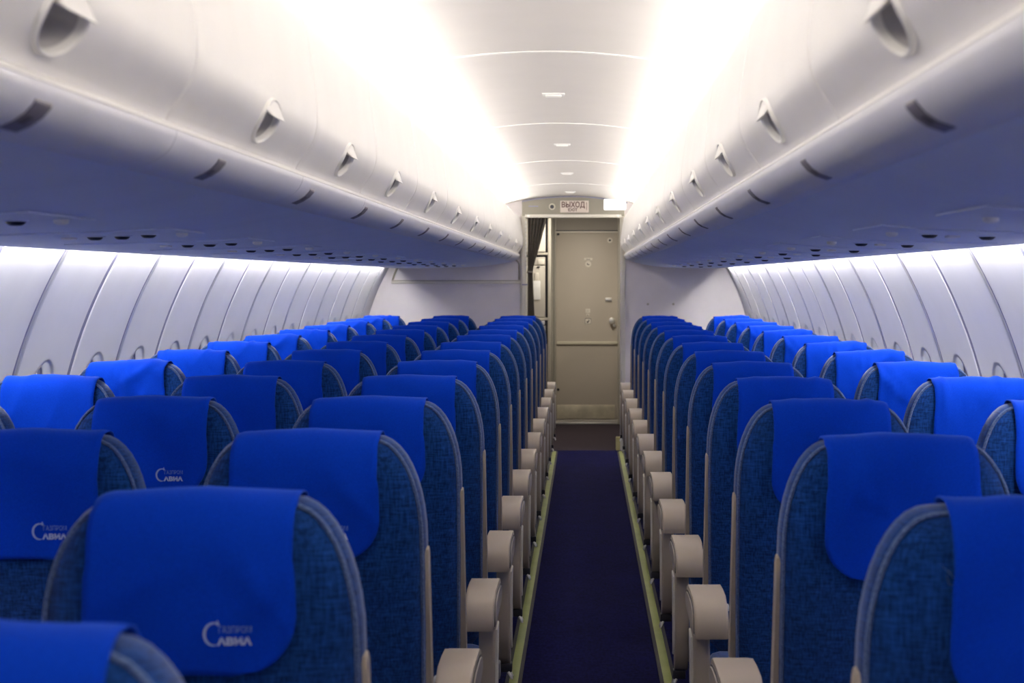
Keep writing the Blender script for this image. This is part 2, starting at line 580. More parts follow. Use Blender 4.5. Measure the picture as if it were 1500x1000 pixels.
# cross-section in coordinates t (towards the aisle is positive) and h above the eye
FACE = [(-0.022, 0.2075), (-0.0195, 0.2145), (-0.012, 0.226), (0.000, 0.243), (0.010, 0.260), (0.0165, 0.280), (0.019, 0.305),
        (0.017, 0.34), (0.011, 0.39), (0.004, 0.44), (-0.004, 0.485), (-0.010, 0.505), (-0.020, 0.512)]
UNDER = {-1: [(-0.5362, 0.1945), (-0.5385, 0.184), (-0.5435, 0.173), (-0.5520, 0.1635), (-0.564, 0.1555), (-0.582, 0.1480), (-0.60, 0.1425), (-0.66, 0.129), (-0.74, 0.1155), (-0.85, 0.102), (-0.98, 0.0945), (-1.15, 0.090), (-1.35, 0.087), (-1.548, 0.086), (-1.560, 0.096)],
         1: [(0.3202, 0.1945), (0.3225, 0.184), (0.3275, 0.173), (0.336, 0.1635), (0.348, 0.1555), (0.370, 0.1480), (0.385, 0.1425), (0.43, 0.129), (0.49, 0.1155), (0.57, 0.102), (0.66, 0.094), (0.76, 0.090), (0.90, 0.087), (1.088, 0.086), (1.100, 0.096)]}

def build_bins(side, x0, seats):
    """x0 = x of the face where t = 0; side -1 left (face looks to +x), +1 right"""
    def F3(t, h):
        return (x0 - side * t, EYE + h)
    # arclength parameter along the face
    S = [0.0]
    for a, b in zip(FACE[:-1], FACE[1:]):
        S.append(S[-1] + math.hypot(b[0] - a[0], b[1] - a[1]))
    def face(s):
        s = max(0, min(S[-1], s))
        for i in range(len(S) - 1):
            if s <= S[i + 1] + 1e-9:
                q = (s - S[i]) / (S[i + 1] - S[i])
                # smooth interpolation (Catmull-Rom)
                p0 = FACE[max(i - 1, 0)]; p1 = FACE[i]; p2 = FACE[i + 1]; p3 = FACE[min(i + 2, len(FACE) - 1)]
                out = []
                for c in range(2):
                    out.append(0.5 * (2 * p1[c] + (p2[c] - p0[c]) * q + (2 * p0[c] - 5 * p1[c] + 4 * p2[c] - p3[c]) * q * q + (3 * p1[c] - p0[c] - 3 * p2[c] + p3[c]) * q ** 3))
                return out
    def nrm(s):
        a, b = face(s - 0.004), face(s + 0.004)
        d = Vector((b[0] - a[0], b[1] - a[1])).normalized()
        return Vector((d.y, -d.x))          # towards the aisle
    cs = 0.058                                # latch centre along the face
    ru, rv = 0.058, 0.037
    latch_cache = {}
    def latch_meshes():
        # cup
        m = 28
        def pt(u, s, d):
            t, h = face(s); n = nrm(s)
            x, z = F3(t + n.x * d, h + n.y * d)
            return (x, u, z)
        v, f = [], []
        lay = [(1.0, 0.0), (0.97, -0.012), (0.92, -0.032), (0.76, -0.048), (0.4, -0.054), (0.12, -0.055)]
        for k, d in lay:
            for i in range(m):
                a = 2 * math.pi * i / m
                v.append(pt(ru * k * math.cos(a), cs + rv * k * math.sin(a), d))
        for a in range(len(lay) - 1):
            for i in range(m):
                f.append((a * m + i, a * m + (i + 1) % m, a * m + m + (i + 1) % m, a * m + m + i))
        f.append(tuple((len(lay) - 1) * m + i for i in range(m)))
        cup = mesh_from(v, f, 'cup')
        # rim: raised crescent ring
        v, f = [], []
        for i in range(m):
            a = 2 * math.pi * i / m
            for k, d in ((1.10, 0.0), (1.06, 0.005), (1.0, 0.006), (0.965, 0.001), (0.96, -0.006)):
                v.append(pt(ru * k * math.cos(a), cs + rv * k * math.sin(a), d))
        for i in range(m):
            for a in range(4):
                j = (i + 1) % m
                f.append((i * 5 + a, i * 5 + a + 1, j * 5 + a + 1, j * 5 + a))
        rim = mesh_from(v, f, 'seam')
        # paddle covering the upper part, tilted out at its lower edge
        v, f = [], []
        q = 14
        for lay in (0, 1):
            for i in range(q + 1):
                a = math.pi * (0.06 + 0.88 * i / q)
                v.append(pt(ru * 0.95 * math.cos(a), cs + rv * (0.36 + 0.60 * math.sin(a)), (0.004 if lay else -0.003)))
            for i in range(q + 1):
                uu = ru * 0.93 * math.cos(math.pi * (0.06 + 0.88 * i / q))
                v.append(pt(uu, cs + rv * 0.30, (0.016 if lay else 0.009)))
        w_ = q + 1
        for lay in (0, 1):
            b0 = lay * 2 * w_
            for i in range(q):
                f.append((b0 + i, b0 + i + 1, b0 + w_ + i + 1, b0 + w_ + i))
        for i in range(q):
            f.append((i, i + 1, 2 * w_ + i + 1, 2 * w_ + i))
            f.append((w_ + i, w_ + i + 1, 3 * w_ + i + 1, 3 * w_ + i))
        pad = mesh_from(v, f, 'bin_white')
        pad.set_sharp_from_angle(angle=math.radians(40))
        return cup, rim, pad
    cup, rim, pad = latch_meshes()
    for bi in range(len(BIN_YL)):
        a, b, yl = CUTS[bi], CUTS[bi + 1], BIN_YL[bi]
        nth = ORD[len(BIN_YL) - 1 - bi]
        e = empty('overhead_bin', (0, yl, EYE))
        tag(e, 'white overhead bin above the %s, %s bin from the front bulkhead' % (seats, nth), 'overhead bin', 'overhead bins above the %s' % seats)
        def loc(me, nm, par=None):
            o = put(nm, me, par or e)
            return o
        Z = -EYE
        def P(u, s):
            t, h = face(s)
            x, z = F3(t, h)
            ed = min(u - (a - yl) - 0.0015, (b - yl) - 0.0015 - u)
            d = 0.006 * max(0, 1 - ed / 0.006) ** 2
            return (x + side * d, u, z + Z)
        lo, hi = a - yl + 0.0015, b - yl - 0.0015
        us = [lo, lo + 0.003, lo + 0.007] + lin(lo + 0.04, -0.075, 3) + lin(-0.075, 0.075, 10)[1:] + lin(0.075, hi - 0.04, 3)[1:] + [hi - 0.007, hi - 0.003, hi]
        i0 = 6
        vs = [S[0], 0.004, 0.008] + lin(0.012, 0.104, 8) + lin(0.104, S[-1], 10)[1:]
        V, F, edge, ring = holed_grid(P, us, vs, (i0, i0 + 10), (3, 11), (0, cs, ru, rv), 3)
        d = loc(mesh_from(V, F, 'bin_white'), 'bin_door')
        lt = put('latch_cup', cup, d, (0, 0, Z))
        put('latch_rim', rim, d, (0, 0, Z))
        put('latch_paddle', pad, d, (0, 0, Z))
        # the top ledge behind the cove strip
        xt = x0 + side * 0.02
        put('top_ledge', sweep([(xt, 0.512), (xt + side * 0.03, 0.508), (xt + side * 0.25, 0.505)], lo, hi, 'bin_white'), e)
        # bright lip and rounded underside shell
        lipx = x0 + side * 0.020
        lp = [(lipx + side * 0.006, 0.2060), (lipx - side * 0.003, 0.2055), (lipx - side * 0.0125, 0.1975), (lipx - side * 0.0125, 0.1955), (lipx - side * 0.009, 0.1950), (lipx + side * 0.006, 0.1950)]
        put('lip_trim', prism(lp, 'y', lo - 0.0015, hi + 0.0015, 'lip', 0.0, 2, 30), e)
        put('nose_panel', slab([(x, h) for x, h in UNDER[side][:7]], lo - 0.0005, hi + 0.0005, 'nose', side * 0.003, 0.003), e)
        put('bin_underside', slab([(x, h) for x, h in UNDER[side][6:]], lo - 0.0005, hi + 0.0005, 'bin_under_bounce', side * 0.003, 0.003), e)
        if bi == len(BIN_YL) - 1:      # end cap at the bulkhead
            pts = [(x, h) for x, h in UNDER[side]][:-1] + [(UNDER[side][-2][0], 0.5), (xt + side * 0.03, 0.505)] + [(F3(t, h)[0], h) for t, h in reversed(FACE)]
            put('end_cap', prism(pts, 'y', hi + 0.001, hi + 0.010, 'bin_white'), e)

build_bins(-1, -0.528, 'three-seat side')
build_bins(1, 0.312, 'two-seat side')

# ------------------------------------------------------------------ cove and wall-wash light strips
for side, x0, seats in ((-1, -0.528, 'three-seat side'), (1, 0.312, 'two-seat side')):
    e = empty('cove_light', (x0 + side * 0.085, 0, EYE + 0.512))
    tag(e, 'long warm white light strip in the ceiling cove above the %s bins' % seats, 'light strip', 'cove light strips')
    pr = [(-0.026, 0.0), (-0.022, 0.014), (-0.008, 0.022), (0.008, 0.022), (0.022, 0.014), (0.026, 0.0)]
    put('diffuser', sweep(pr, Y0 + 0.05, Y1 - 0.28, 'cove'), e)
    put('base_rail', box((-0.032, Y0 + 0.05, -0.006), (0.032, Y1 - 0.12, 0.0), 'white'), e)
    xr = AX + side * 0.735
    rf = put('trim_%d' % (1 if side < 0 else 2), sweep([(xr, ceil_z(xr) + 0.01), (xr, EYE + 0.49)], Y0, Y1, 'ceiling', 0.004))
    tag(rf, 'white back plate closing the ceiling cove above the %s' % seats, 'trim', kind='structure')
    xw = {-1: -1.585, 1: 1.125}[side]
    e = empty('wall_wash_light', (xw, 0, EYE + 0.128))
    tag(e, 'long white light strip under the bins washing the %s windows' % seats, 'light strip', 'wall wash light strips')
    put('diffuser', box((-0.012, Y0 + 0.05, -0.006), (0.012, Y1 - 0.30, 0.0), 'wash'), e)
    put('base_rail', box((-0.022, Y0 + 0.05, 0.0), (0.022, Y1 - 0.06, 0.008), 'white'), e)

# ------------------------------------------------------------------ passenger service units and row placards
PITCH = 0.754
ROW0 = 1.115
def row_y(k):
    return ROW0 + PITCH * k
NROW = 14

vent_me = lathe([(0.0165, 0.0), (0.0160, -0.003), (0.0125, -0.0065), (0.009, -0.008), (0.006, -0.005), (0.002, -0.005)], 'navy_dark', 18)
ring_me = lathe([(0.021, 0.001), (0.021, -0.001), (0.0165, -0.002)], 'bin_under_bounce', 18)
spot_me = lathe([(0.013, 0.0), (0.012, -0.006), (0.006, -0.009)], 'seam', 14)

def under_h(side, x):
    U = UNDER[side]
    for (xa, ha), (xb, hb) in zip(U[:-1], U[1:]):
        if min(xa, xb) <= x <= max(xa, xb):
            return ha + (hb - ha) * (x - xa) / (xb - xa)
    return U[-1][1]

for side, vx, lampx, spkx, seats in ((-1, (-1.035, -0.978, -0.922), -0.862, -1.10, 'three-seat side'), (1, (0.687, 0.802), 0.62, 0.74, 'two-seat side')):
    for k in range(1, NROW):
        y = (3.23 if side < 0 else 3.05) + PITCH * (k - 3)
        if y > 12.2: continue
        xm = sum(vx) / len(vx)
        e = empty('service_unit', (xm, y, EYE + under_h(side, xm) - 0.004))
        tag(e, 'service panel with dark air nozzles under the bin, %s row from bulkhead, %s' % (ORD[NROW - 1 - k], seats), 'service panel', 'service panels under the %s bins' % seats)
        for x in vx:
            h = EYE + under_h(side, x) - 0.0040 - e.location.z
            a = put('air_nozzle', vent_me, e, (x - xm, 0, h))
            put('nozzle_ring', ring_me, a)
        h = EYE + under_h(side, lampx) - 0.0040 - e.location.z
        put('reading_light', spot_me, e, (lampx - xm, 0.04, h))
        h = EYE + under_h(side, spkx) - 0.0040 - e.location.z
        put('call_button', box((-0.012, -0.02, -0.005), (0.012, 0.02, 0.001), 'seam', 0.003), e, (spkx - xm, 0.03, h))
        xa, xb = (-1.30, -0.84) if side < 0 else (0.56, 0.98)
        xs_ = sorted([xa, xb] + [p[0] for p in UNDER[side] if xa < p[0] < xb])
        pl = [(x - xm, EYE + under_h(side, x) - 0.0040 - e.location.z) for x in xs_]
        put('panel', slab(pl, -0.17, 0.15, 'bin_under_bounce', 0, 0.0032), e)
    for k in range(0, NROW):
        y = 1.53 + PITCH * k
        if y > 12.3: continue
        xs = -0.5475 if side < 0 else 0.3375
        e = empty('row_placard', (xs, y, EYE + 0.150))
        tag(e, 'dark row number placard under the bin edge, %s from front bulkhead on %s' % (ORD[NROW - k], seats), 'placard', 'row placards under the %s bins' % seats)
        U = UNDER[side]
        def on_nose(q, off):
            # q runs along the rounded nose from its steep front (0) on to the underside (1)
            n_ = min(int(q * 4), 3)              # four facets of the nose
            a_, b_ = U[1 + n_], U[2 + n_]
            f_ = q * 4 - n_
            nx_, nz_ = (b_[1] - a_[1]), -(b_[0] - a_[0])
            l_ = math.hypot(nx_, nz_)
            if nz_ > 0: nx_, nz_ = -nx_, -nz_
            return (a_[0] + (b_[0] - a_[0]) * f_ + nx_ / l_ * off - xs, a_[1] + (b_[1] - a_[1]) * f_ + nz_ / l_ * off - 0.150)
        put('plate', slab([on_nose(q, 0.0012) for q in (0.16, 0.25, 0.5, 0.75, 0.95)], -0.024, 0.024, 'placard', side * 0.0006, 0.0006), e)
        put('marking', slab([on_nose(q, 0.0018) for q in (0.52, 0.74)], -0.014, 0.004, 'placard_ink', side * 0.0003, 0.0004), e)

# ------------------------------------------------------------------ front bulkhead, doorway
XL, XR = -0.485, 0.290          # doorway
HB = 1.935                      # underside of the header
def wall_section(xa, xb):
    pts = []
    side = -1 if xa < -1 else 1
    if side < 0:
        arc = [arc_pt(-1, -0.40 + 1.5 * k / 20, R + 0.05) for k in range(21)]
        pts = arc + [(xb, 2.2), (xb, 0)]
    else:
        arc = [arc_pt(1, -0.40 + 1.5 * k / 20, R + 0.05) for k in range(21)]
        pts = arc + [(xa, 2.2), (xa, 0)]
    return pts
wl = put('wall_front_left', prism(wall_section(-1.9, XL - 0.03), 'y', Y1, Y1 + 0.05, 'bulkhead'))
tag(wl, 'grey front bulkhead with a recessed framed panel, three-seat side', 'wall', kind='structure')
wr = put('wall_front_right', prism(wall_section(XR + 0.03, 1.5), 'y', Y1, Y1 + 0.05, 'bulkhead'))
tag(wr, 'plain grey front bulkhead on the two-seat side', 'wall', kind='structure')
# left bulkhead details: shelf rail, rounded upper frame, edge batten
put('rail', box((-1.60, Y1 - 0.022, EYE - 0.042), (XL - 0.045, Y1, EYE - 0.022), 'jamb', 0.006), wl)
put('rail_shadow_gap', box((-1.60, Y1 - 0.006, EYE - 0.022), (XL - 0.045, Y1, EYE - 0.012), 'frame_beige'), wl)
fp = [(-1.590, Y1 - 0.006, EYE - 0.010), (-1.572, Y1 - 0.006, EYE + 0.045), (-1.545, Y1 - 0.006, EYE + 0.105)]
fr = [(-1.55, EYE - 0.008), (XL - 0.06, EYE - 0.008)]
ro = [(XL - 0.06, EYE - 0.008), (XL - 0.06, EYE + 0.11)] + [(XL - 0.06 - 0.05 + 0.05 * math.cos(a), EYE + 0.11 + 0.05 * math.sin(a)) for a in lin(0.2, math.pi / 2, 5)] + [(XL - 0.22, EYE + 0.16)]
put('panel_frame', tube([(x, Y1 - 0.004, z) for x, z in ro], 0.007, 'frame_beige', 8), wl)
put('panel_frame', tube(fp, 0.008, 'frame_beige', 8), wl)
put('edge_batten', box((XL - 0.052, Y1 - 0.010, 0.0), (XL - 0.040, Y1, EYE + 0.2), 'jamb', 0.004), wl)
put('latch_bracket', boxes([((XL - 0.036, Y1 - 0.03, EYE - 0.055), (XL + 0.012, Y1 - 0.005, EYE - 0.043))], 'seal', 0.003), wl)
put('bolt', lathe([(0.008, 0), (0.008, 0.008), (0.004, 0.010)], 'dark', 12, 'y', -1), wl, (XL - 0.02, Y1 - 0.012, EYE - 0.16))
for x in (0.52, 0.73):
    put('stud', lathe([(0.010, 0), (0.010, 0.006), (0.004, 0.008)], 'frame_beige', 12, 'y', -1), wr, (x, Y1, EYE - 0.21))

# jambs and header
j = put('trim_3', box((XL - 0.042, Y1 - 0.028, 0), (XL, Y1 + 0.07, HB + 0.02), 'jamb', 0.008))
tag(j, 'beige doorway jamb beside the curtain', 'trim', kind='structure')
put('stud_strip', boxes([((XL - 0.008, Y1 - 0.033, 1.50 + 0.034 * k), (XL + 0.002, Y1 - 0.027, 1.522 + 0.034 * k)) for k in range(12)], 'white', 0.002), j)
j = put('trim_4', box((XR, Y1 - 0.028, 0), (XR + 0.042, Y1 + 0.07, HB + 0.02), 'jamb', 0.008))
tag(j, 'beige doorway jamb beside the plain bulkhead', 'trim', kind='structure')
put('corner_guard', box((XR - 0.035, Y1 - 0.01, 0.0), (XR, Y1 + 0.05, 0.11), 'door_mark', 0.006), j)
hp = [(XL - 0.035, HB), (XR + 0.035, HB)] + [(x, ceil_z(x) - 0.008) for x in lin(XR + 0.035, XL - 0.035, 20)]
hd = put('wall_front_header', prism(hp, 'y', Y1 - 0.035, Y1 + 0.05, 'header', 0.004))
tag(hd, 'beige header above the doorway carrying the exit sign', 'wall', kind='structure')
put('lintel', box((XL - 0.01, Y1 - 0.05, HB - 0.012), (XR + 0.01, Y1 + 0.04, HB + 0.014), 'jamb', 0.004), hd)
put('top_gasket', sweep([(x, ceil_z(x) - 0.010) for x in lin(XL - 0.035, XR + 0.06, 20)], Y1 - 0.045, Y1 - 0.03, 'seal', 0.008), hd)
put('slot', box((XL + 0.02, Y1 - 0.037, HB + 0.078), (XL + 0.10, Y1 - 0.033, HB + 0.086), 'seal', 0.0015), hd)
for x in (XL + 0.008, XR - 0.03):
    put('end_lamp', box((x, Y1 - 0.056, HB - 0.008), (x + 0.022, Y1 - 0.045, HB + 0.012), 'white', 0.003), hd)  # plain white block stands in for a small lit lamp

yh = Y1 - 0.036
# exit sign
def flat_text(body, size, x, z, y, mat, name, parent, spacing=1.0, bold=0.0, thick=0.002, width=None):
    v, f = text_data(body, size, spacing, bold)
    xs = [p[0] for p in v]
    k = 1.0
    if width: k = width / (max(xs) - min(xs))
    x_off = x - min(xs) * k
    vv = [(p[0] * k + x_off, y, p[1] + z) for p in v]
    me = mesh_from(vv, f, mat, False)
    return put(name, me, parent)

sx = -0.205
sg = empty('exit_sign', (sx, yh, HB + 0.03))
tag(sg, 'pale exit sign with dark red bilingual lettering above the doorway', 'sign')
put('sign_plate', box((0.0, -0.008, 0.0), (0.235, 0.0, 0.098), 'sign_plate', 0.003), sg)
flat_text('ВЫХОД', 0.062, 0.012, 0.043, -0.0095, 'sign_ink', 'lettering', sg, 1.0, 0.0016, width=0.192)
flat_text('EXIT', 0.034, 0.066, 0.011, -0.0095, 'sign_ink', 'lettering', sg, 1.0, 0.0008, width=0.078)
put('edge_mark', box((0.216, -0.0095, 0.02), (0.220, -0.008, 0.085), 'sign_ink'), sg)
# round dark speaker fitting left of the sign
ld = empty('round_speaker', (-0.272, yh, HB + 0.078))
tag(ld, 'small round dark fitting on the header next to the exit sign', 'fitting')
put('bezel', lathe([(0.027, 0), (0.026, 0.006), (0.021, 0.008)], 'rail', 20, 'y', -1), ld)
put('grille', lathe([(0.021, 0.006), (0.012, 0.010), (0.004, 0.011)], 'dark', 20, 'y', -1), ld)
# white lit box at the right end of the header
lb = empty('light_box', (0.155, Y1 - 0.10, HB + 0.050))
tag(lb, 'white glowing box at the end of the doorway header', 'light box')
put('case', box((0.0, 0.0, 0.0), (0.18, 0.062, 0.088), 'lit_box', 0.008), lb)
put('slot', box((0.125, -0.002, 0.030), (0.175, 0.001, 0.038), 'seal', 0.001), lb)

# ------------------------------------------------------------------ vestibule
vw = put('wall_vestibule_right', box((XR + 0.05, Y1 + 0.05, 0), (XR + 0.10, YD, 2.15), 'vest_wall'))
tag(vw, 'dim beige vestibule side wall by the door', 'wall', kind='structure')
vb = put('wall_vestibule_back', boxes([((-1.3, YD, 0), (-0.29, YD + 0.06, 2.15)), ((0.325, YD, 0), (0.5, YD + 0.06, 2.15)), ((-0.29, YD, 1.895), (0.325, YD + 0.06, 2.15))], 'vest_wall'))
tag(vb, 'dim beige wall around the closed door', 'wall', kind='structure')
vl = put('wall_vestibule_left', box((-1.35, Y1 + 0.05, 0), (-1.30, YD, 2.15), 'vest_wall'))
tag(vl, 'vestibule side wall behind the galley', 'wall', kind='structure')
vc = put('ceiling_vestibule', box((-1.35, Y1 + 0.05, 2.10), (XR + 0.1, YD + 0.06, 2.15), 'vest_wall'))
tag(vc, 'low ceiling of the vestibule', 'ceiling', kind='structure')
vlamp = empty('vestibule_lamp', (-0.02, 13.8, 2.10))
tag(vlamp, 'square warm ceiling lamp in the vestibule before the door', 'ceiling lamp')
put('lens', box((-0.16, -0.16, -0.018), (0.16, 0.16, -0.004), 'vest_lamp', 0.006), vlamp)
put('bezel', box((-0.18, -0.18, -0.006), (0.18, 0.18, 0.0), 'white', 0.003), vlamp)

# door
d = empty('door_1', (0, YD, 0))
tag(d, 'closed beige door with a horizontal rail and stickers at the aisle end', 'door', kind='structure')
DX0, DX1 = -0.285, 0.320
put('door_leaf', box((DX0, -0.03, 0.045), (DX1, 0.03, 1.885), 'door', 0.006), d)
put('threshold', box((DX0 - 0.02, -0.07, 0.0), (DX1 + 0.01, 0.03, 0.016), 'chrome', 0.004), d)
put('sill', box((DX0, -0.045, 0.016), (DX1, 0.03, 0.042), 'vest_wall', 0.003), d)
put('kick_plate', box((DX0 + 0.01, -0.036, 0.05), (DX1 - 0.03, -0.028, 0.185), 'kick', 0.002), d)
put('rail', box((DX0 + 0.01, -0.05, 0.778), (DX1 - 0.004, -0.028, 0.806), 'rail', 0.008), d)
put('top_strip', box((DX0, -0.05, 1.865), (DX1, -0.02, 1.885), 'jamb', 0.003), d)
for z in (1.855, 0.335):
    put('hinge', lathe([(0.013, 0), (0.013, 0.008), (0.006, 0.010)], 'dark', 14, 'y', -1), d, (DX0 + 0.022, -0.03, z))
k_ = put('knob', lathe([(0.028, 0), (0.030, 0.006), (0.014, 0.012), (0.012, 0.035), (0.026, 0.042), (0.031, 0.055), (0.024, 0.068), (0.008, 0.072)], 'chrome', 22, 'y', -1), d, (0.262, -0.03, 1.01))
put('lock_cylinder', lathe([(0.016, 0), (0.016, 0.02), (0.006, 0.024)], 'chrome', 16, 'y', -1), d, (0.285, -0.03, 0.965))
hp_ = put('status_plate', box((0.198, -0.042, 1.195), (0.262, -0.03, 1.232), 'chrome', 0.004), d)
put('status_slot', box((0.202, -0.044, 1.200), (0.258, -0.041, 1.208), 'ink', 0.001), hp_)
pv = put('peephole_plate', lathe([(0.026, 0), (0.026, 0.003), (0.012, 0.004)], 'sticker', 20, 'y', -1), d, (0.243, -0.03, 1.795))
put('peephole', lathe([(0.011, 0.003), (0.010, 0.008), (0.004, 0.008)], 'dark', 14, 'y', -1), pv)
# stickers
st = put('sticker', box((-0.010, -0.0325, 1.600), (0.072, -0.030, 1.622), 'sticker', 0.001), d)
put('print_line', box((0.012, -0.0335, 1.607), (0.050, -0.0325, 1.612), 'ink'), st)
st = put('sticker', lathe([(0.030, 0), (0.030, 0.0025), (0.010, 0.003)], 'sticker', 22, 'y', -1), d, (0.031, -0.03, 1.563))
bm = bmesh.new(); box_bm(bm, (-0.012, -0.0045, -0.008), (-0.004, -0.003, 0.010)); box_bm(bm, (-0.004, -0.0045, -0.010), (0.012, -0.003, -0.002))
put('pictogram', bm_mesh(bm, 'ink'), st)
st = put('sticker', box((0.004, -0.0322, 1.085), (0.050, -0.030, 1.125), 'sticker', 0.001), d)
put('print_line', boxes([((0.014, -0.0332, 1.109), (0.038, -0.0322, 1.112)), ((0.018, -0.0332, 1.099), (0.036, -0.0322, 1.102))], 'frame_beige'), st)
st = put('sticker', box((0.012, -0.0322, 1.058), (0.042, -0.030, 1.076), 'sticker', 0.001), d)
put('pictogram', box((0.018, -0.0332, 1.061), (0.032, -0.0322, 1.066), 'ink'), st)
st = put('sticker', box((-0.004, -0.0325, 0.975), (0.062, -0.030, 1.036), 'sticker', 0.001), d)
bm = bmesh.new()
for lo, hi in (((-0.002, 1.028), (0.060, 1.034)), ((-0.002, 0.977), (0.060, 0.980)), ((-0.002, 0.977), (0.002, 1.034)), ((0.056, 0.977), (0.060, 1.034)), ((0.016, 0.992), (0.036, 1.004)), ((0.034, 1.000), (0.042, 1.018)), ((0.020, 0.986), (0.030, 0.994))):
    box_bm(bm, (lo[0], -0.0338, lo[1]), (hi[0], -0.0325, hi[1]))
put('pictogram', bm_mesh(bm, 'ink'), st)
# door frame posts
dfp = put('trim_5', boxes([((-0.302, YD - 0.06, 0), (-0.285, YD, 2.1)), ((-0.330, YD - 0.04, 0), (-0.305, YD, 2.1))], 'frame_beige', 0.006))
tag(dfp, 'pale double post between the galley cabinet and the door', 'trim', kind='structure')
dfp = put('trim_6', box((0.320, YD - 0.10, 0), (0.341, YD, 2.1), 'frame_beige', 0.005))
tag(dfp, 'beige door post beside the door knob', 'trim', kind='structure')

# galley cabinet facing the aisle
YG = 14.15
g = empty('galley_cabinet', (0.027, YG, 0))
tag(g, 'beige galley cabinet with a white upper door and a paper tag behind the curtain', 'cabinet')
put('body', box((-1.25, 0.03, 0), (-0.345, 0.78, 2.08), 'galley_body', 0.004), g)
put('frame', boxes([((-0.372, -0.004, 0), (-0.345, 0.03, 2.08)), ((-1.25, -0.004, 1.64), (-0.372, 0.03, 1.662)), ((-1.25, -0.004, 1.035), (-0.372, 0.03, 1.06)), ((-1.25, -0.004, 1.985), (-0.372, 0.03, 2.08))], 'frame_beige', 0.003), g)
put('recess', boxes([((-0.392, 0.018, 0.1), (-0.372, 0.0295, 1.985)), ((-1.2, 0.018, 1.62), (-0.39, 0.0295, 1.64)), ((-1.2, 0.018, 0.985), (-0.39, 0.0295, 1.035))], 'dark'), g)
dr = put('upper_door', box((-0.80, -0.010, 1.668), (-0.394, 0.022, 1.972), 'sticker', 0.012), g)
put('handle', box((-0.46, -0.018, 1.935), (-0.42, -0.010, 1.945), 'frame_beige', 0.002), dr)
dr = put('panel_door', box((-0.80, -0.006, 1.066), (-0.396, 0.022, 1.540), 'galley', 0.006), g)
put('paper_tag', box((-0.506, -0.014, 1.225), (-0.440, -0.007, 1.40), 'white', 0.003), dr)
put('tag_loop', box((-0.492, -0.012, 1.40), (-0.456, -0.007, 1.475), 'sticker', 0.003), dr)
put('catch', box((-0.470, -0.014, 1.522), (-0.445, -0.006, 1.534), 'dark', 0.002), dr)
dr = put('display_panel', box((-0.80, -0.004, 1.546), (-0.396, 0.022, 1.618), 'galley', 0.004), g)
put('display', box((-0.462, -0.010, 1.552), (-0.404, -0.003, 1.598), 'sticker', 0.003), dr)
dr = put('lower_door', box((-0.80, -0.006, 0.12), (-0.396, 0.022, 0.985), 'galley', 0.006), g)
put('tap_bracket', boxes([((-0.45, -0.05, 0.995), (-0.40, 0.02, 1.03))], 'chrome', 0.006), g)

# curtain gathered beside the doorway
cur = empty('curtain', (XL, Y1 + 0.13, 0))
tag(cur, 'dark taupe curtain drawn aside at the doorway', 'curtain')
V, F = [], []
nz, nx = 40, 34
for i in range(nz + 1):
    z = 0.10 + (1.93 - 0.10) * i / nz
    if z > 1.50:
        q = (z - 1.50) / 0.43
        wd = 0.040 + 0.120 * q ** 0.9
    else:
        q = (1.50 - z) / 1.4
        wd = 0.040 + 0.02 * min(1, q * 3)
    for jx in range(nx + 1):
        u = jx / nx
        V.append((0.006 + wd * u, 0.028 * math.sin(u * 34 + 0.6 * math.sin(z * 3)) * (0.5 + 0.5 * u), z))
for i in range(nz):
    for jx in range(nx):
        a = i * (nx + 1) + jx
        F.append((a, a + 1, a + nx + 2, a + nx + 1))
cm = mesh_from(V, F, 'curtain')
put('cloth', cm, cur)
put('tie_band', box((0.000, -0.040, 1.462), (0.050, 0.036, 1.486), 'curtain', 0.008), cur)
put('curtain_rail', box((0.0, -0.012, 1.93), (0.76, 0.012, 1.945), 'frame_beige', 0.003), cur)

# ------------------------------------------------------------------ seats
TOP = 1.150
HW = 0.200
LEAN = math.tan(math.radians(11.5))
def lean(z):
    # the back bellies out behind the headrest and slopes away under the seat in front of it
    t = 1.05 - z
    if t < 0: return 1.2 * t * t
    if t < 0.2: return 0.6465 * t * t
    return 0.2586 * (t - 0.1)
FLAT, RX, RZ = 0.110, HW - 0.110, 0.185

def top_z(x):
    ax = abs(x)
    z = TOP - 0.004 * (ax / FLAT) ** 2 if ax < FLAT else TOP - 0.004
    if ax > FLAT:
        q = min(1.0, (ax - FLAT) / RX)
        z -= RZ * (1 - math.sqrt(max(0, 1 - q ** 2.15)) )
    return z

def outline():
    right = []
    for x in lin(0.0, FLAT, 5):
        right.append((x, top_z(x)))
    for k in range(1, 11):
        a = (math.pi / 2) * k / 10
        right.append((FLAT + RX * math.sin(a), TOP - 0.004 - RZ * (1 - math.cos(a) ** (2 / 2.15) if a < math.pi / 2 - 1e-6 else RZ / RZ)))
    for z in (0.90, 0.80, 0.70, 0.60, 0.50):
        right.append((HW - 0.010 * max(0, (0.85 - z) / 0.4), z))
    right += [(HW - 0.014, 0.42), (HW - 0.035, 0.385), (HW - 0.07, 0.375), (0.0, 0.372)]
    left = [(-x, z) for x, z in reversed(right[1:-1])]
    return right + left
OUT = outline()
SEC = [(0.085, 0.0), (0.055, 0.0015), (0.030, 0.006), (0.014, 0.014), (0.004, 0.025), (0.0, 0.040), (0.0, 0.060), (0.004, 0.075), (0.016, 0.090), (0.035, 0.100), (0.085, 0.108)]

def inset(pts, d):
    n = len(pts)
    out = []
    for i in range(n):
        a, b = Vector(pts[i - 1]), Vector(pts[(i + 1) % n])
        t = (b - a).normalized()
        nrm = Vector((t.y, -t.x))           # outline runs clockwise: inward normal
        p = Vector(pts[i]) + nrm * d
        out.append((p.x, p.y))
    return out

